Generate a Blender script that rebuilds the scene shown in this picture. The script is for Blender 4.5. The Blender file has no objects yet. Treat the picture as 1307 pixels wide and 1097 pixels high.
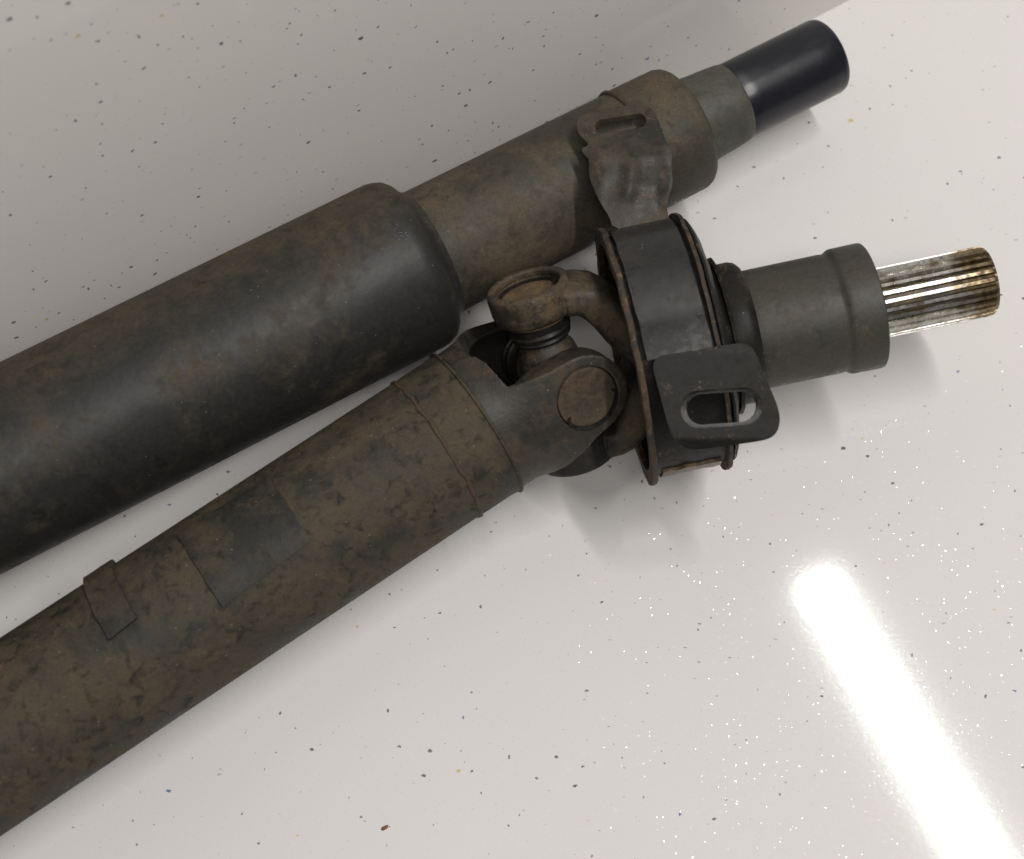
import bpy, bmesh, math, random
from mathutils import Vector, Matrix, noise
from mathutils.geometry import delaunay_2d_cdt
random.seed(7)
SC = bpy.context.scene
COL = SC.collection
R_ = math.radians

# ------------------------------------------------------------------ camera
PW, PH = 1307.0, 1097.0            # size of the photograph, used to turn pixels into rays
FPX, TILT, DIST = 2200.0, 20.0, 0.80
CAMP = Vector((0, 0, DIST * math.cos(R_(TILT))))
FW = Vector((0, math.sin(R_(TILT)), -math.cos(R_(TILT))))
RT = Vector((1, 0, 0)); UPV = RT.cross(FW)
cd = bpy.data.cameras.new('camera'); cam = bpy.data.objects.new('camera', cd); COL.objects.link(cam)
cam.location = CAMP; cam.rotation_euler = (R_(TILT), 0, 0)
cd.sensor_fit = 'HORIZONTAL'; cd.sensor_width = 36; cd.lens = FPX / PW * 36
cd.clip_start = 0.02; cd.clip_end = 50
cd.dof.use_dof = True; cd.dof.focus_distance = 0.76; cd.dof.aperture_fstop = 9
SC.camera = cam

# ------------------------------------------------------------------ light
w = bpy.data.worlds.new('World'); SC.world = w; w.use_nodes = True
bg = w.node_tree.nodes['Background']
bg.inputs[0].default_value = (1.0, 0.975, 0.955, 1); bg.inputs[1].default_value = 0.15

def area(name, loc, sx, sy, rotz, power, color):
    l = bpy.data.lights.new(name, 'AREA'); l.shape = 'RECTANGLE'; l.size = sx; l.size_y = sy
    l.energy = power; l.color = color
    o = bpy.data.objects.new(name, l); COL.objects.link(o)
    o.location = loc; o.rotation_euler = (0, 0, rotz)
    return o
WARM = (1.0, 0.968, 0.932)
tube_rot = math.atan2(-0.511, 0.262)
area('ceiling_tube_light', (0.808, 0.262, 2.2), 1.2, 0.066, tube_rot, 30, WARM)
area('ceiling_panel_light', (0.10, -0.62, 2.2), 1.1, 0.35, 0, 13.5, WARM)

SC.view_settings.view_transform = 'Standard'; SC.view_settings.look = 'None'
SC.view_settings.exposure = 0.0; SC.view_settings.gamma = 1.0
SC.render.engine = 'CYCLES'
SC.render.resolution_x = 1024; SC.render.resolution_y = 859

# ------------------------------------------------------------------ pixel helpers
def ray(x, y):
    return FW + RT * ((x - PW / 2) / FPX) - UPV * ((y - PH / 2) / FPX)
def at(x, y, z):
    d = ray(x, y); return CAMP + d * ((z - CAMP.z) / d.z)
def on_plane(x, y, p, n):
    d = ray(x, y); return CAMP + d * ((p - CAMP).dot(n) / d.dot(n))
def proj(P):
    v = P - CAMP; k = v.dot(FW)
    return (PW / 2 + FPX * v.dot(RT) / k, PH / 2 - FPX * v.dot(UPV) / k)
def smooth(x, a, b):
    t = min(1, max(0, (x - a) / (b - a))); return t * t * (3 - 2 * t)
def lerp_tab(tab, x):
    for (x0, y0), (x1, y1) in zip(tab, tab[1:]):
        if x <= x1: 
            k = (x - x0) / (x1 - x0) if x1 > x0 else 0
            k = min(1, max(0, k)); return y0 + (y1 - y0) * k
    return tab[-1][1]

class Frame:
    """a straight axis in space: origin, direction, v = towards the viewer's side, n = across"""
    def __init__(s, o, a):
        s.o = o; s.a = a.normalized()
        v = CAMP - o; v = v - s.a * v.dot(s.a); s.v = v.normalized()
        n = s.v.cross(s.a)
        s.n = n if n.dot(UPV) > 0 else -n
    def p(s, t, ang, r):
        return s.o + s.a * t + (s.v * math.cos(ang) + s.n * math.sin(ang)) * r
    def t_at_x(s, px):
        lo, hi = -0.6, 0.6
        for _ in range(50):
            m = (lo + hi) / 2
            if proj(s.o + s.a * m)[0] < px: lo = m
            else: hi = m
        return lo
    def hit(s, px, py, r):
        """(t, angle) where the pixel's ray meets the cylinder of radius r"""
        d = ray(px, py).normalized(); m = CAMP - s.o
        dd = d - s.a * d.dot(s.a); mm = m - s.a * m.dot(s.a)
        A = dd.dot(dd); B = 2 * dd.dot(mm); C = mm.dot(mm) - r * r
        disc = max(0, B * B - 4 * A * C); k = (-B - math.sqrt(disc)) / (2 * A)
        P = CAMP + d * k - s.o; t = P.dot(s.a); q = P - s.a * t
        return t, math.atan2(q.dot(s.n), q.dot(s.v))

# ------------------------------------------------------------------ materials
class NT:
    def __init__(s, name):
        s.m = bpy.data.materials.new(name); s.m.use_nodes = True
        s.t = s.m.node_tree; s.b = s.t.nodes['Principled BSDF']; s.out = s.t.nodes['Material Output']
        tc = s.t.nodes.new('ShaderNodeTexCoord'); s.co = tc.outputs['Object']
    def n(s, kind, **kw):
        nd = s.t.nodes.new('ShaderNode' + kind)
        for k, v in kw.items():
            if k.startswith('i_'):
                key = k[2:]; key = int(key) if key.isdigit() else key.replace('_', ' ')
                s.set(nd.inputs[key], v)
            else: setattr(nd, k, v)
        return nd
    def set(s, sock, v):
        if isinstance(v, bpy.types.NodeSocket): s.t.links.new(v, sock)
        else: sock.default_value = v
    def noise(s, scale, detail=4, rough=.6, co=None, dist=0):
        return s.n('TexNoise', i_Vector=co or s.co, i_Scale=scale, i_Detail=detail, i_Roughness=rough, i_Distortion=dist).outputs['Fac']
    def mapping(s, scale=(1,1,1), rot=(0,0,0), loc=(0,0,0)):
        return s.n('Mapping', i_Vector=s.co, i_Scale=scale, i_Rotation=rot, i_Location=loc).outputs[0]
    def mr(s, v, a, b, c=0.0, d=1.0):
        return s.n('MapRange', i_0=v, i_1=a, i_2=b, i_3=c, i_4=d).outputs[0]
    def math(s, op, a, b=0.0, c=0.0):
        return s.n('Math', operation=op, i_0=a, i_1=b, i_2=c).outputs[0]
    def mix(s, fac, a, b):
        nd = s.n('Mix', data_type='RGBA'); s.set(nd.inputs[0], fac)
        for i, v in ((6, a), (7, b)):
            s.set(nd.inputs[i], v if isinstance(v, bpy.types.NodeSocket) else (*v, 1))
        return nd.outputs[2]
    def bump(s, h, strength, dist=.001, normal=None):
        nd = s.n('Bump', i_Strength=strength, i_Distance=dist, i_Height=h)
        if normal: s.set(nd.inputs['Normal'], normal)
        return nd.outputs[0]

def grimy(name, base, dust, rust, dust_lo=.45, dust_hi=.65, rust_lo=.58, rust_hi=.7, scale=35, rough=(.38, .7),
          bump=.25, stretch=None, rot=(0, 0, 0), metal=0, specks=.5, edge=None, spec=.5, blackening=None, dark=.55, band=None, pits=.5):
    q = NT(name)
    co = q.mapping(scale=stretch, rot=rot) if stretch else q.co
    n1 = q.noise(scale, 6, .65, co, .4); n2 = q.noise(scale * 2.7, 6, .7, co, .6)
    fine = q.noise(scale * 22, 3, .6); mid = q.noise(scale * 7, 5, .7)
    f1 = q.mr(q.math('ADD', n1, q.mr(mid, 0, 1, -.12, .12)), dust_lo, dust_hi)
    f2 = q.mr(q.math('ADD', n2, q.mr(fine, 0, 1, -.07, .07)), rust_lo, rust_hi)
    if band:
        d_ = q.n('VectorMath', operation='DOT_PRODUCT'); q.set(d_.inputs[0], q.co); d_.inputs[1].default_value = band[0]
        bk = q.math('MULTIPLY', q.mr(q.math('ADD', d_.outputs['Value'], q.mr(n2, .3, .7, -.012, .012)), band[1], band[2]), q.mr(n1, .3, .6, .45, 1.0))
        f1 = q.math('MAXIMUM', f1, bk)
    c = q.mix(f1, base, dust); c = q.mix(f2, c, rust)
    dk = q.mr(q.noise(scale * 4.3, 4, .6, None, .5), .52, .70); c = q.mix(q.math('MULTIPLY', dk, dark), c, tuple(x * .42 for x in base))
    if specks:
        v = q.n('TexVoronoi', i_Vector=q.co, i_Scale=330.0)
        sp = q.math('MULTIPLY', q.math('LESS_THAN', v.outputs['Distance'], .13),
                    q.math('GREATER_THAN', q.n('SeparateColor', i_0=v.outputs['Color']).outputs[0], .86))
        c = q.mix(q.math('MULTIPLY', sp, specks), c, (.22, .18, .13))
    if pits:
        pv = q.n('TexVoronoi', i_Vector=q.co, i_Scale=620.0)
        pk = q.math('MULTIPLY', q.mr(pv.outputs['Distance'], .22, .10), q.mr(q.noise(scale * 3, 3, .6), .5, .62))
        c = q.mix(q.math('MULTIPLY', pk, pits), c, tuple(x * .3 for x in base))
    if edge:
        g = q.n('NewGeometry').outputs['Pointiness']
        c = q.mix(q.math('MULTIPLY', q.mr(g, .52, .60), .8), c, edge)
    if blackening:  # blackened spheres of grease, some also painting shade into the colour
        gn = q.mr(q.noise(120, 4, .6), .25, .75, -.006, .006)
        for gc, gr in blackening:
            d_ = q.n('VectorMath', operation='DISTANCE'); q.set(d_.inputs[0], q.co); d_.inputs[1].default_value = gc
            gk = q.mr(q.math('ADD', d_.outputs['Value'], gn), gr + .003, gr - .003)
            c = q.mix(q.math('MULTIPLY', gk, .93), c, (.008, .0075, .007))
    fm = q.mr(fine, .3, .7, .80, 1.2)
    cm = q.n('Mix', data_type='RGBA', blend_type='MULTIPLY'); q.set(cm.inputs[0], 1.0); q.set(cm.inputs[6], c)
    q.set(cm.inputs[7], q.n('CombineColor', i_0=fm, i_1=fm, i_2=fm).outputs[0])
    q.set(q.b.inputs['Base Color'], cm.outputs[2])
    q.set(q.b.inputs['Roughness'], q.mr(q.math('ADD', f1, q.mr(mid, .3, .7, -.3, .3)), 0, 1, rough[0], rough[1]))
    q.set(q.b.inputs['Metallic'], metal); q.set(q.b.inputs['Specular IOR Level'], spec)
    h = q.math('ADD', q.math('MULTIPLY', mid, .8), q.math('ADD', q.math('MULTIPLY', fine, .35), q.math('MULTIPLY', f2, .25)))
    q.set(q.b.inputs['Normal'], q.bump(h, bump, .0009))
    return q.m

M = {}
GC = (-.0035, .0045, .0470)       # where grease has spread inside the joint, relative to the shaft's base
AXU_ROT = (0, 0, R_(-30))
M['tube_black'] = grimy('scuffed black tube paint', (.024, .024, .0225), (.070, .055, .034), (.090, .062, .036), .47, .70, .64, .82, 24, (.46, .74), .16, specks=.35,
                        band=((-.49, .86, .10), .008, .034), pits=.35, spec=.36)
M['sleeve'] = grimy('dusty sleeve paint', (.050, .045, .034), (.098, .077, .049), (.115, .080, .046), .42, .66, .60, .76, 34, (.52, .78), .2, spec=.36)
M['tube_brown'] = grimy('weathered brown tube', (.030, .028, .023), (.074, .058, .037), (.098, .066, .038), .36, .59, .58, .74, 44, (.55, .8), .24, dark=.85, spec=.34)
M['weld'] = grimy('weld bead rust', (.045, .034, .024), (.07, .046, .028), (.09, .05, .028), .4, .6, .5, .7, 80, (.55, .8), .4)
M['joint'] = grimy('rusty forged joint', (.034, .029, .022), (.105, .072, .039), (.15, .090, .043), .42, .62, .56, .74, 60, (.5, .8), .4, dark=.8, edge=(.17, .11, .06), blackening=[((0, 0, .0549), .0125), ((.045, .009, .0579), .0235), ((.0097, -.026, .031), .023)])  # grease on the cross; housing and lower boss spheres also paint in shade
M['fork'] = grimy('grimy forged yoke', (.029, .026, .021), (.070, .052, .033), (.095, .060, .035), .45, .66, .58, .76, 50, (.46, .72), .25, edge=(.12, .085, .055), blackening=[(GC, .0375)], spec=.4)
M['cup_dark'] = grimy('brown stained bearing cup', (.040, .031, .022), (.075, .052, .030), (.10, .06, .032), .4, .6, .55, .7, 90, (.5, .8), .25)
M['cup'] = grimy('rusty bearing cup', (.085, .060, .035), (.14, .092, .046), (.16, .09, .045), .4, .6, .55, .7, 90, (.5, .8), .3)
M['blackening'] = grimy('greasy black', (.012, .011, .010), (.03, .025, .018), (.06, .04, .025), .5, .7, .6, .75, 60, (.4, .6), .2, specks=0, spec=.25)
M['bracket'] = grimy('black bracket paint', (.014, .0135, .012), (.024, .021, .017), (.11, .068, .04), .50, .74, .58, .70, 46, (.42, .62), .12, spec=.15)
M['strap'] = grimy('satin black strap paint', (.020, .020, .020), (.045, .038, .030), (.10, .068, .042), .50, .74, .62, .78, 40, (.26, .5), .06)
M['bent'] = grimy('scuffed bent tab paint', (.028, .027, .023), (.072, .057, .040), (.105, .066, .045), .40, .64, .56, .74, 44, (.40, .65), .30, spec=.35)
M['flange'] = grimy('flaking rust flange', (.022, .018, .014), (.085, .054, .032), (.19, .115, .065), .42, .58, .55, .66, 70, (.6, .85), .6)
M['rubber'] = grimy('dark rubber', (.010, .010, .010), (.022, .019, .015), (.04, .03, .02), .5, .7, .6, .75, 50, (.6, .8), .2, specks=0, spec=.2)
M['stub'] = grimy('olive grey phosphated steel', (.046, .044, .036), (.062, .055, .041), (.085, .064, .042), .48, .74, .60, .80, 36, (.48, .62), .14, specks=.2, spec=.4)
M['neck'] = grimy('grey green neck', (.070, .069, .055), (.052, .051, .041), (.085, .078, .062), .4, .7, .6, .8, 40, (.45, .6), .1, specks=0)
M['cap'] = grimy('smooth black plastic cap', (.008, .009, .0145), (.012, .013, .019), (.022, .022, .026), .5, .8, .65, .85, 30, (.28, .38), .02, specks=.0)

def spline_mats(axis, t_on, t_full):
    out = []
    for name, ca, cb, sa, sb, rg, me in (('bright spline steel', (.56, .55, .525), (.32, .285, .23), (.30, .235, .14), (.12, .09, .055), (.20, .42), 1.0),
                                 ('greasy spline groove', (.045, .038, .028), (.13, .10, .06), (.12, .085, .04), (.05, .036, .02), (.40, .6), .6)):
        q = NT(name)
        d_ = q.n('VectorMath', operation='DOT_PRODUCT'); q.set(d_.inputs[0], q.co); d_.inputs[1].default_value = axis
        n = q.noise(150, 5, .65); n2 = q.noise(420, 4, .6)
        a = q.mix(q.mr(n, .46, .66), ca, cb); b = q.mix(q.mr(n2, .40, .62), sa, sb)
        f = q.mr(q.math('ADD', d_.outputs['Value'], q.mr(n, .25, .75, -.009, .009)), t_on, t_full)
        q.set(q.b.inputs['Base Color'], q.mix(f, a, b)); q.set(q.b.inputs['Metallic'], me)
        q.set(q.b.inputs['Roughness'], q.math('ADD', q.mr(n2, .3, .7, rg[0], rg[1]), q.math('MULTIPLY', f, .15)))
        q.set(q.b.inputs['Normal'], q.bump(q.noise(500, 3, .6), .10, .0005))
        out.append(q.m)
    return out

def fleck_surface(name, base, ua, va, many=1.0, size=1.0, sparkle=True):
    """pale sheet with dark chips, coloured chips and reflective glitter set into it"""
    q = NT(name)
    dots = []
    for ax in (ua, va):
        d_ = q.n('VectorMath', operation='DOT_PRODUCT'); q.set(d_.inputs[0], q.co); d_.inputs[1].default_value = ax; dots.append(d_.outputs['Value'])
    q.co = q.n('CombineXYZ', i_0=dots[0], i_1=dots[1]).outputs[0]
    big = q.noise(3.0, 3, .5)
    c = q.mix(q.mr(big, .35, .65), base, (base[0] * .955, base[1] * .96, base[2] * .95))
    tint = q.noise(14, 3, .5); c = q.mix(q.math('MULTIPLY', q.mr(tint, .4, .7), .12), c, (base[0], base[1] * .94, base[2] * .95))
    warp = q.n('TexNoise', i_Vector=q.co, i_Scale=900.0, i_Detail=2.0).outputs['Color']
    wv = q.n('VectorMath', operation='MULTIPLY_ADD'); q.set(wv.inputs[0], warp); wv.inputs[1].default_value = (.0016,) * 3; q.set(wv.inputs[2], q.co)
    def chips(scale, r0, r1, keep, rot, stretch, loc):
        mp = q.n('Mapping', i_Vector=wv.outputs[0], i_Scale=stretch, i_Rotation=(0.0, 0.0, rot), i_Location=loc).outputs[0]
        v = q.n('TexVoronoi', voronoi_dimensions='2D', i_Vector=mp, i_Scale=scale)
        s = q.n('SeparateColor', i_0=v.outputs['Color'])
        rad = q.mr(q.math('POWER', s.outputs[1], 3.0), 0, 1, r0, r1)
        m = q.math('MULTIPLY', q.mr(q.math('SUBTRACT', rad, v.outputs['Distance']), 0, .02),
                   q.math('GREATER_THAN', s.outputs[0], 1 - keep))
        return m, s
    for sc, r0, r1, keep, rot, st, loc, alpha in (
            (62.0, .030, .115, .62, .35, (1.0, 1.6, 1.0), (0, 0, 0), .93),
            (95.0, .035, .120, .42, -.7, (1.4, 1.0, 1.0), (.3, .2, 0), .85),
            (70.0, .04, .11, .30, .2, (1.0, 2.1, 1.0), (.7, .1, 0), .40)):
        keep *= many; r0 *= size; r1 *= size; alpha *= .6 + .4 * size
        m, s = chips(sc, r0, r1, keep, rot, st, loc)
        dark = q.mix(q.mr(s.outputs[2], .0, 1), (.035, .033, .036), (.14, .13, .135))
        dark = q.mix(q.math('GREATER_THAN', s.outputs[2], .93), dark, (.05, .10, .28))
        c = q.mix(q.math('MULTIPLY', m, alpha), c, dark)
    m, s = chips(42.0, .02, .075, .14, 1.1, (1, 1.3, 1), (.5, .9, 0)); c = q.mix(m, c, (.62, .52, .25))
    q.set(q.b.inputs['Base Color'], c)
    q.set(q.b.inputs['Roughness'], q.mr(q.noise(700, 2), .3, .7, .055, .074)); q.set(q.b.inputs['Specular IOR Level'], .30)
    q.set(q.b.inputs['Normal'], q.bump(q.noise(330, 3, .6), .016, .0005))
    q.set(q.b.inputs['IOR'], 1.5)
    if sparkle:
        v = q.n('TexVoronoi', voronoi_dimensions='2D', i_Vector=q.co, i_Scale=400.0); s = q.n('SeparateColor', i_0=v.outputs['Color'])
        rad = q.mr(q.math('POWER', s.outputs[2], 3.0), 0, 1, .03, .125)
        m = q.math('LESS_THAN', v.outputs['Distance'], rad)
        off = q.n('VectorMath', operation='SUBTRACT'); q.set(off.inputs[0], v.outputs['Color']); off.inputs[1].default_value = (.5, .5, .5)
        sc2 = q.n('VectorMath', operation='MULTIPLY'); q.set(sc2.inputs[0], off.outputs[0]); sc2.inputs[1].default_value = (.22, .22, 0)
        geo = q.n('NewGeometry').outputs['Normal']
        ad = q.n('VectorMath', operation='ADD'); q.set(ad.inputs[0], geo); q.set(ad.inputs[1], sc2.outputs[0])
        nm = q.n('VectorMath', operation='NORMALIZE'); q.set(nm.inputs[0], ad.outputs[0])
        g = q.n('BsdfAnisotropic') if False else q.n('BsdfGlossy')
        q.set(g.inputs['Color'], (.9, .88, .82, 1)); q.set(g.inputs['Roughness'], .10); q.set(g.inputs['Normal'], nm.outputs[0])
        mx = q.n('MixShader'); q.set(mx.inputs[0], q.math('MULTIPLY', m, .13)); q.set(mx.inputs[1], q.b.outputs[0]); q.set(mx.inputs[2], g.outputs[0])
        q.set(q.out.inputs[0], mx.outputs[0])
    return q.m
M['floor'] = fleck_surface('white glitter flecked floor', (.775, .757, .75), (1, 0, 0), (0, 1, 0), .52, .72)

# ------------------------------------------------------------------ mesh helpers
def finish(name, verts, faces, mat, parent, angle=35, bevel=0):
    L = parent.matrix_world.translation if parent else Vector()
    L = Vector(parent['base']) if parent and 'base' in parent else L
    me = bpy.data.meshes.new(name)
    me.from_pydata([tuple(Vector(v) - L) for v in verts], [], faces)
    bm = bmesh.new(); bm.from_mesh(me)
    bmesh.ops.remove_doubles(bm, verts=bm.verts, dist=1e-6)
    bmesh.ops.recalc_face_normals(bm, faces=bm.faces)
    bm.to_mesh(me); bm.free()
    mats = mat if isinstance(mat, (list, tuple)) else [mat]
    for m in mats: me.materials.append(M[m])
    me.polygons.foreach_set('use_smooth', [True] * len(me.polygons))
    me.set_sharp_from_angle(angle=R_(angle))
    o = bpy.data.objects.new(name, me); COL.objects.link(o)
    if parent:
        top = parent
        o.parent = parent
        o['base'] = tuple(L)
    if bevel:
        b = o.modifiers.new('bevel', 'BEVEL'); b.width = bevel; b.segments = 2; b.limit_method = 'ANGLE'; b.angle_limit = R_(40)
        b.harden_normals = False
    return o

def thing(name, label, cat, base):
    o = bpy.data.objects.new(name, None); COL.objects.link(o)
    o.location = base; o['base'] = tuple(base); o['label'] = label; o['category'] = cat
    o.empty_display_size = .02
    return o

def lathe_geo(fr, prof, n=96, wob=0, seed=0, ang0=0, cap=True):
    verts, faces = [], []
    for (t, r) in prof:
        for k in range(n):
            a = ang0 + 2 * math.pi * k / n; rr = r; tt = t
            if wob:
                rr += wob * noise.noise(Vector((math.cos(a) * 3 + seed, math.sin(a) * 3, t * 90)))
                rr += wob * .5 * noise.noise(Vector((math.cos(a) * 9 + seed, math.sin(a) * 9, t * 300)))
                tt += wob * .7 * noise.noise(Vector((math.cos(a) * 6 + seed, math.sin(a) * 6, 5)))
            verts.append(fr.p(tt, a, max(rr, 1e-5)))
    for i in range(len(prof) - 1):
        for k in range(n):
            k2 = (k + 1) % n
            faces.append((i * n + k, i * n + k2, (i + 1) * n + k2, (i + 1) * n + k))
    if cap:
        faces.append(tuple(range(n))); faces.append(tuple((len(prof) - 1) * n + k for k in range(n)))
    return verts, faces
def lathe(name, fr, prof, mat, parent, **kw):
    ang = kw.pop('angle', 35)
    v, f = lathe_geo(fr, prof, **kw); return finish(name, v, f, mat, parent, ang)
def ring_lathe(name, fr, prof, mat, parent, **kw):
    """closed cross-section (washers, drums)"""
    return lathe(name, fr, prof + [prof[0]], mat, parent, cap=False, **kw)

def inside(p, poly):
    x, y = p; c = False; j = len(poly) - 1
    for i in range(len(poly)):
        xi, yi = poly[i]; xj, yj = poly[j]
        if (yi > y) != (yj > y) and x < (xj - xi) * (y - yi) / (yj - yi) + xi: c = not c
        j = i
    return c
def resample(poly, step):
    out = []
    for i in range(len(poly)):
        a = Vector(poly[i]); b = Vector(poly[(i + 1) % len(poly)]); k = max(1, int((b - a).length / step))
        out += [tuple(a.lerp(b, q / k)) for q in range(k)]
    return out
def chaikin(poly, it=2):
    for _ in range(it):
        o = []
        for i in range(len(poly)):
            a = Vector(poly[i]); b = Vector(poly[(i + 1) % len(poly)])
            o += [tuple(a.lerp(b, .25)), tuple(a.lerp(b, .75))]
        poly = o
    return poly
def plate_geo(outline, holes, top, bot, step):
    loops = [resample(outline, step)] + [resample(h, step * .6) for h in holes]
    pts, edges = [], []
    for lp in loops:
        s = len(pts); pts += [Vector(p) for p in lp]
        edges += [(s + i, s + (i + 1) % len(lp)) for i in range(len(lp))]
    xs = [p[0] for p in loops[0]]; ys = [p[1] for p in loops[0]]
    bd = list(pts)
    y = min(ys) + step; row = 0
    while y < max(ys):
        x = min(xs) + step * (.5 if row % 2 else 1.0)
        while x < max(xs):
            if inside((x, y), loops[0]) and not any(inside((x, y), h) for h in loops[1:]):
                if all((x - b.x) ** 2 + (y - b.y) ** 2 > (step * .45) ** 2 for b in bd): pts.append(Vector((x, y)))
            x += step
        y += step * .87; row += 1
    res = delaunay_2d_cdt(pts, edges, [], 0, 1e-9)
    V, F = res[0], []
    for f in res[2]:
        c = sum((V[i] for i in f), Vector((0, 0))) / len(f)
        if inside(c, loops[0]) and not any(inside(c, h) for h in loops[1:]): F.append(tuple(f))
    n = len(V); cnt = {}
    for f in F:
        for i in range(3):
            e = (f[i], f[(i + 1) % 3]); cnt[tuple(sorted(e))] = cnt.get(tuple(sorted(e)), []) + [e]
    verts = [top(*p) for p in V] + [bot(*p) for p in V]
    faces = list(F) + [tuple(i + n for i in reversed(f)) for f in F]
    for k, es in cnt.items():
        if len(es) == 1: a, b = es[0]; faces.append((b, a, a + n, b + n))
    used = sorted({i for f in faces for i in f}); mp = {u: i for i, u in enumerate(used)}
    return [verts[u] for u in used], [tuple(mp[i] for i in f) for f in faces]
def merge(*geos):
    V, F = [], []
    for v, f in geos:
        s = len(V); V += list(v); F += [tuple(i + s for i in q) for q in f]
    return V, F
def remesh(o, size, it=4):
    r = o.modifiers.new('remesh', 'REMESH'); r.mode = 'VOXEL'; r.voxel_size = size; r.use_smooth_shade = True
    s = o.modifiers.new('smooth', 'SMOOTH'); s.factor = .5; s.iterations = it

# ------------------------------------------------------------------ setting: floor and wall panel
def struct(name, verts, faces, mat):
    o = finish(name, verts, faces, mat, None); o['kind'] = 'structure'; return o
struct('floor', [(-1.6, -1.2, 0), (1.8, -1.2, 0), (1.8, 1.9, 0), (-1.6, 1.9, 0)], [(0, 1, 2, 3)], 'floor')
w0 = at(1085, 0, 0); w1 = at(915, 88, 0); wd = (w0 - w1).normalized()
wn = Vector((-wd.y, wd.x, 0))                       # away from the shafts
LEAN = math.tan(R_(8))
M['wall'] = fleck_surface('white flecked wall panel', (.78, .755, .725), tuple(wd), tuple(wn * math.sin(R_(8)) + Vector((0, 0, math.cos(R_(8))))), 1.1, .74, False)
wa = w1 - wd * 1.4; wb = w1 + wd * .9
def wallpt(b, z, d): q = b + wn * (d + z * LEAN); return (q.x, q.y, z)
wv = [wallpt(b, z, d) for d in (0, .03) for b in (wa, wb) for z in (-.002, .7)]
wall = struct('wall', wv, [(0, 1, 3, 2), (4, 6, 7, 5), (0, 2, 6, 4), (1, 5, 7, 3), (0, 4, 5, 1), (2, 3, 7, 6)], 'wall')

# ------------------------------------------------------------------ upper shaft (fat tube with black cap)
UA = at(0, 598.2, .054); UB = at(480, 358.5, .0475)
FU = Frame(UA, UB - UA)
T = FU.t_at_x
RU = .0404
base = Vector((UA.x, UA.y, 0))
up = thing('drive_shaft', 'thick dusty black drive shaft tube with black capped end lying along the wall', 'drive shaft', base)
tsh = T(545); tcol = T(806); tend = T(874); tnk = T(935); ttip = T(1058)
lathe('tube', FU, [(-.55, RU * .9), (-.546, RU)] + [(-.546 + i * (tsh - .012 + .546) / 24, RU) for i in range(1, 25)] +
      [(tsh - .009, RU - .0005), (tsh - .0055, RU - .0018), (tsh - .003, RU - .0042), (tsh - .0012, RU - .0074), (tsh + .0006, RU - .0096), (tsh + .004, RU - .0112), (tsh + .009, RU - .0118)],
      'tube_black', up, n=128)
RS = .0298
lathe('sleeve', FU, [(tsh - .004, RS - .002), (tsh + .002, RS)] + [(tsh + .002 + i * (tcol - tsh - .002) / 12, RS) for i in range(1, 13)] + [(tcol + .004, RS - .001)],
      'sleeve', up, n=112)
lathe('collar', FU, [(tcol - .001, RS - .002), (tcol, RS + .0003), (tcol + .0015, RS + .0006), (tend - .004, RS + .0004), (tend - .0016, RS - .0004), (tend, RS - .0018), (tend + .002, RS - .0055), (tend + .003, .020)],
      'sleeve', up, n=112)
# seam bead: a short ridge only on the far side of the collar joint
V, F = [], []
for i in range(41):
    ang = R_(28 + i * 2.2); s = math.sin(math.pi * i / 40) ** .4 * (1 + .4 * noise.noise(Vector((i * .5, 0, 3))))
    for k in range(8):
        b = 2 * math.pi * k / 8
        V.append(FU.p(tcol + .0012 * math.cos(b) * s, ang, RS + .0012 * math.sin(b) * s + .0003))
for i in range(40):
    for k in range(8): F.append((i * 8 + k, i * 8 + (k + 1) % 8, (i + 1) * 8 + (k + 1) % 8, (i + 1) * 8 + k))
finish('weld_bead', V, F, 'weld', up)
lathe('neck', FU, [(tend - .004, .0216), (tend + .004, .0214), (tend + .010, .0206), (tnk - .006, .0199), (tnk - .001, .0194), (tnk, .0191), (tnk + .001, .0180)], 'neck', up, n=96)
lathe('end_cap', FU, [(tnk - .002, .0180), (tnk, .0187)] + [(tnk + (ttip - tnk) * k / 8, .0188) for k in range(1, 7)] +
      [(ttip - .0034, .0188), (ttip - .0014, .0183), (ttip - .0004, .0173), (ttip, .0158), (ttip + .0002, .006)], 'cap', up, n=96)

# ------------------------------------------------------------------ lower shaft: tube, universal joint, bearing, stub
LA = at(0, 940.7, .045); LB = at(650, 512.7, .0545)
S0 = at(800, 457, .0565); S1 = at(1272, 357, .067)
aL = (LB - LA).normalized(); aS = (S1 - S0).normalized()
JC = LA + aL * .2766                                 # centre of the cross
FL = Frame(JC, aL); FS = Frame(JC, aS)
RL = .0340
lo = thing('drive_shaft', 'rusty brown drive shaft with universal joint, centre bearing and bright splined stub', 'drive shaft', Vector((JC.x, JC.y, 0)))
t1 = FL.t_at_x(557); t2 = FL.t_at_x(607)
lathe('tube', FL, [(-.75, .031), (-.746, RL)] + [(-.746 + i * (t1 + .746) / 40, RL) for i in range(1, 41)], 'tube_brown', lo, n=128)
def bead(name, fr, t, r, rb, seed, lump=.5):
    V, F = [], []; n = 140
    for i in range(n):
        a = 2 * math.pi * i / n
        k = rb * (1 + lump * noise.noise(Vector((math.cos(a) * 7 + seed, math.sin(a) * 7, 0))) + .5 * lump * noise.noise(Vector((math.cos(a) * 22 + seed, math.sin(a) * 22, 0))))
        dt = .0009 * noise.noise(Vector((math.cos(a) * 5 + seed, math.sin(a) * 5, 9)))
        for j in range(8):
            b = 2 * math.pi * j / 8; V.append(fr.p(t + dt + k * 1.1 * math.cos(b), a, r + k * math.sin(b) * .9))
    for i in range(n):
        for j in range(8):
            i2 = (i + 1) % n; F.append((i * 8 + j, i * 8 + (j + 1) % 8, i2 * 8 + (j + 1) % 8, i2 * 8 + j))
    return finish(name, V, F, 'weld', lo)
bead('weld_bead', FL, t1, RL + .0001, .0008, 1.0)
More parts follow.
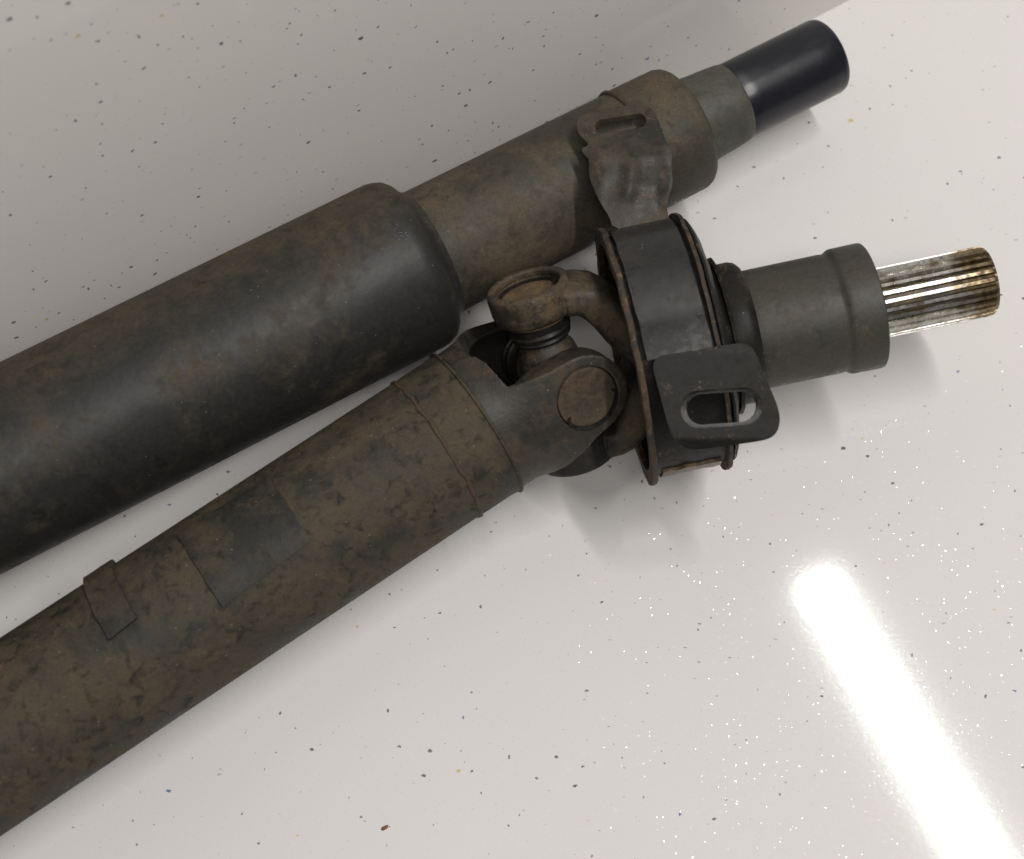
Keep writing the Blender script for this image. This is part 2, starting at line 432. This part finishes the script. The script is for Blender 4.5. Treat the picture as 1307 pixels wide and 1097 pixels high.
lathe('sleeve', FL, [(t1 - .001, RL - .002), (t1, RL)] + [(t1 + (t2 - t1) * k / 4, RL + .0002) for k in range(1, 4)] + [(t2 - .0006, RL + .0006), (t2, RL + .0016), (t2 + .0008, RL + .0014), (t2 + .0011, RL - .001), (t2 + .0016, RL - .004)], 'tube_brown', lo, n=128)

# balance patches welded on the tube
def patch(name, corners, dr, mat, seed, th=(.0, .0)):
    ta = [FL.hit(x, y, RL) for x, y in corners]
    nu, nv = 22, 18; V, F = [], []
    for lay, rr in ((0, RL + dr), (1, RL - .001)):
        for i in range(nu + 1):
            for j in range(nv + 1):
                u, v = i / nu, j / nv
                q = [(1 - u) * (1 - v), u * (1 - v), u * v, (1 - u) * v]
                t = sum(q[k] * ta[k][0] for k in range(4)); a = sum(q[k] * (ta[k][1] + (th[0] if k in (0, 1) else th[1])) for k in range(4))
                e = min(u, v, 1 - u, 1 - v)
                t += .0008 * noise.noise(Vector((u * 6, v * 6, seed)))
                V.append(FL.p(t, a, rr + (.0002 * noise.noise(Vector((u * 4, v * 4, seed + 3))) if lay == 0 else 0)))
    m = (nu + 1) * (nv + 1)
    for i in range(nu):
        for j in range(nv):
            a = i * (nv + 1) + j; F += [(a, a + 1, a + nv + 2, a + nv + 1), (m + a, m + a + nv + 1, m + a + nv + 2, m + a + 1)]
    ed = [i * (nv + 1) for i in range(nu + 1)] + [nu * (nv + 1) + j for j in range(1, nv + 1)] + [i * (nv + 1) + nv for i in range(nu - 1, -1, -1)] + [j for j in range(nv - 1, 0, -1)]
    for k in range(len(ed)):
        a, b = ed[k], ed[(k + 1) % len(ed)]; F.append((a, b, m + b, m + a))
    return finish(name, V, F, mat, lo)
M['patch'] = grimy('stained balance patch', (.025, .024, .020), (.062, .050, .034), (.09, .060, .036), .47, .64, .60, .74, 46, (.5, .75), .25, dark=.8, spec=.3)
patch('balance_patch', [(228, 685), (344, 612), (397, 690), (284, 774)], .0014, 'patch', 2.0)
patch('balance_weight', [(112, 748), (146, 722), (176, 790), (140, 818)], .0022, 'tube_brown', 5.0, (.45, 0))
tt, aa = FL.hit(325, 713, RL + .001)
fd = Frame(FL.p(tt, aa, RL + .0008), FL.p(tt, aa, 1) - FL.p(tt, aa, 0))
lathe('spot_weld', fd, [(0, .0013), (.0005, .0012), (.0006, .0007), (.0002, .0005)], 'weld', lo, n=20)

# pin directions of the cross
k2 = R_(25)
pin2 = (FS.n * math.cos(k2) + FS.v * math.sin(k2) - aS * .09).normalized()
pin1 = aL.cross(pin2).normalized()
if pin1.dot(FL.v) < 0: pin1 = -pin1
yL = aL.cross(pin1).normalized()
if yL.dot(UPV) < 0: yL = -yL
zS = pin2; yS = aS.cross(zS).normalized()

# tube yoke: base and two arms
def yoke_arm(sgn):
    H1 = .0362; bc = .0186
    half = [(-.0405, RL * .985), (-.034, RL * .98), (-.0290, RL * .965), (-.0275, RL * .90), (-.0268, RL * .72), (-.0262, .0212), (-.022, .0204), (-.015, .0198), (-.008, .0192)]
    low = [(-.0405, RL * .985), (-.034, RL * .98), (-.0275, RL * .93), (-.0215, RL * .84), (-.015, .0243), (-.009, .0215), (-.004, .0196)]
    arc = [(bc * math.sin(R_(a)), bc * math.cos(R_(a))) for a in range(-8, 189, 14)]
    outl = [(t, y) for t, y in half] + arc[1:-1] + [(t, -y) for t, y in reversed(low)]
    hole = [(.0139 * math.cos(2 * math.pi * k / 40), .0139 * math.sin(2 * math.pi * k / 40)) for k in range(40)]
    def zo(t, y):
        c = math.sqrt(max(RL * RL - y * y, 1e-8)); k = smooth(t, -.034, -.008)
        return c * (1 - k) + (H1 - 6 * y * y) * k
    def top(t, y): return JC + aL * t + yL * (y * sgn) + pin1 * (sgn * zo(t, y))
    def bot(t, y):
        z = zo(t, y); th = .006 + .006 * smooth(t, -.03, -.01)
        k = smooth(t, -.034, -.008); yy = y * (1 - .25 * (1 - k))
        return JC + aL * t + yL * (yy * sgn) + pin1 * (sgn * max(z - th, .0008))
    return plate_geo(outl, [hole], top, bot, .0022)
bs = lathe_geo(FL, [(t2 + .0008, RL - .004), (t2 + .0012, RL - .0012), (t2 + .002, RL - .0004), (-.0310, RL - .0004), (-.0295, RL - .0025), (-.0295, RL - .008), (-.034, .008)], n=96)
V, F = merge(yoke_arm(1), yoke_arm(-1), bs)
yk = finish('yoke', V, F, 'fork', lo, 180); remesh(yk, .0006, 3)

# stub yoke: bosses, curved arms and neck
def loft(path, n=20):
    """path: (centre, across, up, half_across, half_up) -> superellipse loft"""
    V, F = [], []
    for c, ax, uy, ha, hu in path:
        for k in range(n):
            b = 2 * math.pi * k / n; cx, sx = math.cos(b), math.sin(b)
            V.append(c + ax * (ha * math.copysign(abs(cx) ** .6, cx)) + uy * (hu * math.copysign(abs(sx) ** .6, sx)))
    for i in range(len(path) - 1):
        for k in range(n): F.append((i * n + k, i * n + (k + 1) % n, (i + 1) * n + (k + 1) % n, (i + 1) * n + k))
    F.append(tuple(range(n))); F.append(tuple((len(path) - 1) * n + k for k in range(n)))
    return V, F
def boss_geo(sgn):
    fb = Frame(JC, pin2 * sgn)
    pr = [(.0285, .0139), (.0390, .0139), (.0392, .0150), (.0402, .0150), (.0404, .0142), (.0428, .0142), (.0434, .0150), (.0434, .0168), (.0425, .0180), (.0400, .0184), (.0330, .0182), (.0296, .0172), (.0285, .0156)]
    return lathe_geo(fb, pr + [pr[0]], n=64, cap=False)
def arm_geo(sgn):
    pts = [(.0135, .0352), (.0185, .0350), (.0225, .0334), (.0262, .0300), (.0295, .0248), (.0325, .0180), (.036, .011), (.041, .004)]
    path = []
    for i, (t, h) in enumerate(pts):
        a = pts[max(0, i - 1)]; b = pts[min(len(pts) - 1, i + 1)]
        tg = (aS * (b[0] - a[0]) + zS * sgn * (b[1] - a[1])).normalized()
        upv = tg.cross(yS).normalized()
        wdt = .0142 + .0025 * smooth(i, 2, 6)
        path.append((JC + aS * t + zS * (sgn * h), yS, upv, wdt, .0072 + .0012 * smooth(i, 0, 3)))
    return loft(path)
nk = lathe_geo(FS, [(.036, .004), (.0355, .018), (.037, .022), (.045, .023), (.056, .020)], n=48)
V, F = merge(boss_geo(1), boss_geo(-1), arm_geo(1), arm_geo(-1), nk)
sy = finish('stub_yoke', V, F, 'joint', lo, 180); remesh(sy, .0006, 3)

# cross with four trunnions, seals and cups
cv = lathe_geo(Frame(JC, pin1), [(-.029, .0085), (-.016, .0095), (-.012, .0125), (0, .0150), (.012, .0125), (.016, .0095), (.029, .0085)], n=48)
cv2 = lathe_geo(Frame(JC, pin2), [(-.029, .0085), (-.0165, .0095), (-.012, .0125), (0, .0150), (.012, .0125), (.0165, .0095), (.029, .0085)], n=48)
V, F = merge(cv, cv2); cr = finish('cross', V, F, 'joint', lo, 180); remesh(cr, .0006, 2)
for d, hs in ((pin1, .0), (-pin1, .0), (pin2, .0), (-pin2, .0)):
    fb = Frame(JC, d)
    is1 = abs(d.dot(pin1)) > .9
    lathe('seal', fb, [(.0175, .0090), (.0178, .0120), (.0190, .0128), (.0202, .0120), (.0208, .0132), (.0222, .0136), (.0236, .0128), (.0242, .0138), (.0270, .0138), (.0274, .010)], 'blackening', lo, n=56)
    e = .0352 if is1 else .0386
    cup = lathe('bearing_cup', fb, [(.0262, .010), (.0262, .0136), (e - .001, .0136), (e - .0002, .0132), (e, .0126), (e - .0003, .0110), (e - .0003, .004)], 'cup_dark' if is1 else 'cup', lo, n=64)
    # retaining clip with its two ears, a little below the rim
    V, F = [], []; n = 60
    for i in range(n + 1):
        a = R_(20 + (150 if is1 else 320) * i / n); rr = .0136 - (.0016 * smooth(abs(i - n / 2), n / 2 - 4, n / 2))
        for (dr, dz) in ((-.0012, 0), (.0004, 0), (.0004, .0009), (-.0012, .0009)):
            ang = a + (R_(107) if is1 else R_(80))
            V.append(fb.p(e + dz, ang, rr + dr))
    for i in range(n):
        for j in range(4): F.append((i * 4 + j, i * 4 + (j + 1) % 4, (i + 1) * 4 + (j + 1) % 4, (i + 1) * 4 + j))
    F += [(0, 1, 2, 3), tuple(n * 4 + j for j in range(4))]
    finish('retaining_clip', V, F, 'blackening', cup)

# centre bearing: two rusty flanges, drum, rubber, strap and two slotted tabs
tl = FS.t_at_x(799); tr = FS.t_at_x(893)
RF = .0572
hs = ring_lathe('bearing_housing', FS, [(tl + .0010, .0505), (tl + .0010, .0528), (tr, .0528), (tr, .0505)], 'bracket', lo, n=128)
ring_lathe('flange', FS, [(tl - .0012, .0500), (tl - .0012, RF - .0004), (tl - .0004, RF), (tl + .0012, RF - .0003), (tl + .0012, .0500)], 'flange', hs, n=220, wob=.0007, seed=3)
ring_lathe('flange', FS, [(tr - .0008, .0500), (tr - .0008, RF - .0002), (tr + .0008, RF - .0002), (tr + .0008, .0500)], 'flange', hs, n=160, wob=.0008, seed=8)
ring_lathe('flange', FS, [(tr + .0026, .0430), (tr + .0022, RF - .0030), (tr + .0034, RF - .0034), (tr + .0052, .0500), (tr + .0062, .0430)], 'bracket', hs, n=160, wob=.0006, seed=12)
ring_lathe('rubber_mount', FS, [(tl + .014, .0506), (tl + .010, .046), (tl + .016, .040), (tl + .012, .033), (tl + .014, .020), (tr - .004, .020), (tr + .004, .033), (tr + .006, .042), (tr + .003, .0504)], 'rubber', lo, n=96)
def strap_r(phi):
    return .0535 + .0062 * (1 - smooth(phi, R_(-14), R_(34)))
V, F = [], []; npi, nt = 44, 10
ta, tb = tl + .0032, tr - .0028
for lay in (0, 1):
    for i in range(npi + 1):
        ph = R_(-3 + 87 * i / npi)
        for j in range(nt + 1):
            t = ta + (tb - ta) * j / nt
            r = strap_r(ph) + (.0016 if lay == 0 else -.0002)
            t += .0003 * noise.noise(Vector((i * .2, j * .1, 4))) * (1 if j in (0, nt) else 0)
            V.append(FS.p(t, ph, r))
m = (npi + 1) * (nt + 1)
for i in range(npi):
    for j in range(nt):
        a = i * (nt + 1) + j; F += [(a, a + 1, a + nt + 2, a + nt + 1), (m + a, m + a + nt + 1, m + a + nt + 2, m + a + 1)]
ed = [i * (nt + 1) for i in range(npi + 1)] + [npi * (nt + 1) + j for j in range(1, nt + 1)] + [i * (nt + 1) + nt for i in range(npi - 1, -1, -1)] + [j for j in range(nt - 1, 0, -1)]
for k in range(len(ed)):
    a, b = ed[k], ed[(k + 1) % len(ed)]; F.append((a, b, m + b, m + a))
finish('strap', V, F, 'strap', hs)

# torn tan liner at the bottom of the drum
M['liner'] = grimy('wet tan liner', (.10, .064, .034), (.18, .125, .07), (.05, .032, .02), .4, .6, .5, .65, 80, (.25, .5), .3, specks=0)
V, F = [], []; m = 15 * 9
for lay in (0, 1):
    for i in range(15):
        for j in range(9):
            ph = R_(-72 - 44 * i / 14 + 5 * noise.noise(Vector((j * .9, 1, 0)))); t = tl + .004 + (tr - .007 - tl) * j / 8
            V.append(FS.p(t, ph, .0531 + (.0012 + .0006 * noise.noise(Vector((i * .5, j * .5, 2))) if lay == 0 else -.0004)))
for i in range(14):
    for j in range(8):
        a = i * 9 + j; F += [(a, a + 1, a + 10, a + 9), (m + a, m + a + 9, m + a + 10, m + a + 1)]
ed = [i * 9 for i in range(15)] + [14 * 9 + j for j in range(1, 9)] + [i * 9 + 8 for i in range(13, -1, -1)] + [j for j in range(7, 0, -1)]
for k in range(len(ed)):
    a, b = ed[k], ed[(k + 1) % len(ed)]; F.append((a, b, m + b, m + a))
finish('liner', V, F, 'liner', hs)
# near tab
P0 = FS.p((tl + tr) / 2, R_(-3), .0606); N0 = (FS.v * math.cos(R_(6)) - FS.n * math.sin(R_(6))).normalized()
N0 = FS.v.copy()
def slot(cx, cy, hl, hw, rot, n=14):
    out = []
    for s in (1, -1):
        for k in range(n + 1):
            b = R_(-90 + 180 * k / n); x = s * (hl - hw) + s * hw * math.cos(b); y = s * hw * math.sin(b)
            out.append((cx + x * math.cos(rot) - y * math.sin(rot), cy + x * math.sin(rot) + y * math.cos(rot)))
    return out
ear = [(829, 456), (870, 450), (930, 440), (952, 437), (964, 448), (972, 470), (985, 500), (994, 522), (996, 540), (990, 556), (975, 563), (930, 569), (892, 575), (874, 573), (861, 562), (852, 542), (842, 502)]
ear_o = chaikin(ear, 2)
sl = slot(921, 521, 47, 21, R_(-4))
def e_top(x, y):
    P = on_plane(x, y, P0, N0)
    return P - N0 * (.0026 * smooth(y, 560, 578) + .0008 * (1 - smooth(y, 437, 452)))
def e_bot(x, y): return e_top(x, y) - N0 * .0028
V, F = plate_geo(ear_o, [sl], e_top, e_bot, 4.0)
tab = finish('mounting_tab', V, F, 'bracket', hs, 40, bevel=.0006); tab['label'] = 'square black tab with a long slot'
# turned-up rim round the slot
V, F = [], []
rim = slot(921, 521, 47, 21, R_(-4), 20); nr = len(rim)
cxp = on_plane(921, 521, P0, N0)
for (x, y) in rim:
    P = on_plane(x, y, P0, N0); out = (P - cxp).normalized()
    up_k = .1 + 1.5 * smooth(521 - y, -5, 18)
    for (o_, h_) in ((-.0006, -.0028), (-.0007, .0004 * up_k), (.0004, .0009 * up_k), (.0016, .0003 * up_k), (.0018, -.0005)):
        V.append(P + out * o_ + N0 * h_)
for i in range(nr):
    for j in range(4):
        i2 = (i + 1) % nr; F.append((i * 5 + j, i * 5 + j + 1, i2 * 5 + j + 1, i2 * 5 + j))
M['worn'] = grimy('worn bright edge', (.022, .022, .022), (.075, .070, .060), (.10, .066, .04), .50, .68, .60, .75, 90, (.3, .5), .2, metal=.3, specks=0)
finish('slot_rim', V, F, 'worn', tab, 60)

# bent far tab, buckled, resting over the other shaft's collar
zr = FS.p((ta + tb) / 2, R_(84), strap_r(R_(84))).z
ear1 = [(782, 292), (778, 277), (768, 262), (757, 240), (751, 222), (753, 205), (744, 196), (742, 189), (752, 186), (748, 180), (739, 172), (735, 158), (741, 148), (760, 141), (795, 135), (822, 134), (834, 140), (842, 158), (850, 180), (858, 194), (857, 215), (859, 236), (853, 252), (851, 272), (858, 284), (860, 291), (820, 296)]
ear1_o = chaikin(ear1, 1)
sl1 = slot(792, 158, 33, 9.0, R_(-9))
def e1_z(x, y):
    z = lerp_tab([(132, zr - .0035), (160, zr + .0005), (200, zr + .0058), (240, zr + .0045), (275, zr + .0012), (300, zr - .001)], y)
    u = (x - 800) / 55
    z += .0020 * math.exp(-((x - (805 - (y - 215) * .1)) / 9) ** 2) * smooth(y, 195, 215) * (1 - smooth(y, 240, 270))
    z -= .0030 * smooth(abs(u), .55, 1.05) * smooth(y, 180, 215) * (1 - smooth(y, 250, 285))
    z += .0010 * noise.noise(Vector((x / 28, y / 28, 1))) * smooth(300 - y, 10, 40)
    return z
def e1_top(x, y): return at(x, y, e1_z(x, y))
def e1_bot(x, y):
    h = 1.5
    du = at(x + h, y, e1_z(x + h, y)) - at(x - h, y, e1_z(x - h, y)); dv = at(x, y + h, e1_z(x, y + h)) - at(x, y - h, e1_z(x, y - h))
    n = du.cross(dv).normalized()
    if n.z < 0: n = -n
    return e1_top(x, y) - n * .0026
V, F = plate_geo(ear1_o, [sl1], e1_top, e1_bot, 4.0)
tab2 = finish('mounting_tab', V, F, 'bent', hs, 50, bevel=.0005); tab2['label'] = 'bent scuffed tab with a narrow slot'

# hub, stub tube, collar and splined end
th0 = FS.t_at_x(906); th1 = FS.t_at_x(956); tc0 = FS.t_at_x(1066); tc1 = FS.t_at_x(1112); ts1 = FS.t_at_x(1262)
ring_lathe('dust_shield', FS, [(th1 - .0125, .026), (th1 - .0120, .0344), (th1 - .0105, .0348), (th1 - .0095, .026)], 'bracket', lo, n=128, wob=.0003, seed=19)
lathe('hub', FS, [(th0 - .010, .028), (th0, .0292), (th0 + .004, .0312), (th1 - .004, .0312), (th1 - .0015, .0305), (th1, .0290), (th1 + .0005, .0262)], 'bracket', lo, n=96, wob=.0002)
stb = lathe('stub_shaft', FS, [(th1 - .002, .0255), (th1, .0262)] + [(th1 + (tc0 - .003 - th1) * k / 8, .0263) for k in range(1, 9)] + [(tc0 - .0016, .0261), (tc0 - .0002, .0262), (tc0 + .0008, .0270), (tc0 + .002, .0276), (tc0 + .0035, .0277),
      (tc1 - .002, .0278), (tc1 - .0006, .0276), (tc1, .0268), (tc1 + .0003, .0258), (tc1 - .004, .0250), (tc1 - .006, .0160)], 'stub', lo, n=112)
M['steel'], M['groove'] = spline_mats(tuple(aS), ts1 - .019, ts1 - .006)
NT_ = 26; V, F = [], []; RO, RI = .0155, .0134
secs = [(tc1 - .008, 1.0), (tc1 + .010, 1.0)] + [(tc1 + (ts1 - .005 - tc1) * k / 6, 1.0) for k in range(2, 7)] + [(ts1 - .0020, .99), (ts1 - .0008, .955), (ts1, .90), (ts1 + .0002, .87), (ts1 + .0003, .5)]
ang_of = [(-.50, 0), (-.33, 0), (-.20, 1), (.20, 1), (.33, 0)]
npv = NT_ * 5
for t, k in secs:
    for i in range(NT_):
        for (u, h) in ang_of:
            a = 2 * math.pi * (i + u) / NT_
            r = (RI + (RO - RI) * h)
            if k < 1: r = min(r, RO * k)
            V.append(FS.p(t, a, r))
mi = []
for s in range(len(secs) - 1):
    for q in range(npv):
        q2 = (q + 1) % npv
        F.append((s * npv + q, s * npv + q2, (s + 1) * npv + q2, (s + 1) * npv + q))
        seg = q % 5
        mi.append(0 if seg in (1, 2, 3) or s >= len(secs) - 4 else 1)
F.append(tuple((len(secs) - 1) * npv + q for q in range(npv))); mi.append(0)
L = Vector(lo['base'])
me = bpy.data.meshes.new('spline'); me.from_pydata([tuple(v - L) for v in V], [], F)
for m_ in ('steel', 'groove'): me.materials.append(M[m_])
me.polygons.foreach_set('material_index', mi)
me.polygons.foreach_set('use_smooth', [True] * len(me.polygons)); me.set_sharp_from_angle(angle=R_(25))
o = bpy.data.objects.new('splined_end', me); COL.objects.link(o); o.parent = lo

M['flake'] = grimy('reddish rust flake', (.20, .085, .045), (.26, .13, .075), (.12, .06, .04), .4, .6, .5, .65, 300, (.6, .85), .3, specks=0, pits=0)
# ------------------------------------------------------------------ loose crumb of rust on the floor
def crumb(name, px, py, L_, W_, rot, mat, label, cat, seed):
    P = at(px, py, 0); e = thing(name, label, cat, P) if False else None
    V, F = [], []; n = 12
    for (k, h) in ((1.0, .0002), (.92, .0008), (.5, .0012)):
        for i in range(n):
            b = 2 * math.pi * i / n; rr = k * (1 + .45 * noise.noise(Vector((math.cos(b) * 2 + seed, math.sin(b) * 2, k))))
            x, y = L_ * rr * math.cos(b), W_ * rr * math.sin(b)
            V.append((x * math.cos(rot) - y * math.sin(rot), x * math.sin(rot) + y * math.cos(rot), h))
    for s in range(2):
        for i in range(n): F.append((s * n + i, s * n + (i + 1) % n, (s + 1) * n + (i + 1) % n, (s + 1) * n + i))
    F += [tuple(range(n)), tuple(2 * n + i for i in range(n))]
    o = finish(name, V, F, mat, None, 60); o.location = P - Vector((0, 0, .0002)); o['label'] = label; o['category'] = cat
crumb('rust_flake', 491, 1057, .0018, .0008, .5, 'flake', 'tiny reddish flake of rust lying on the white floor', 'rust flake', 2.0)
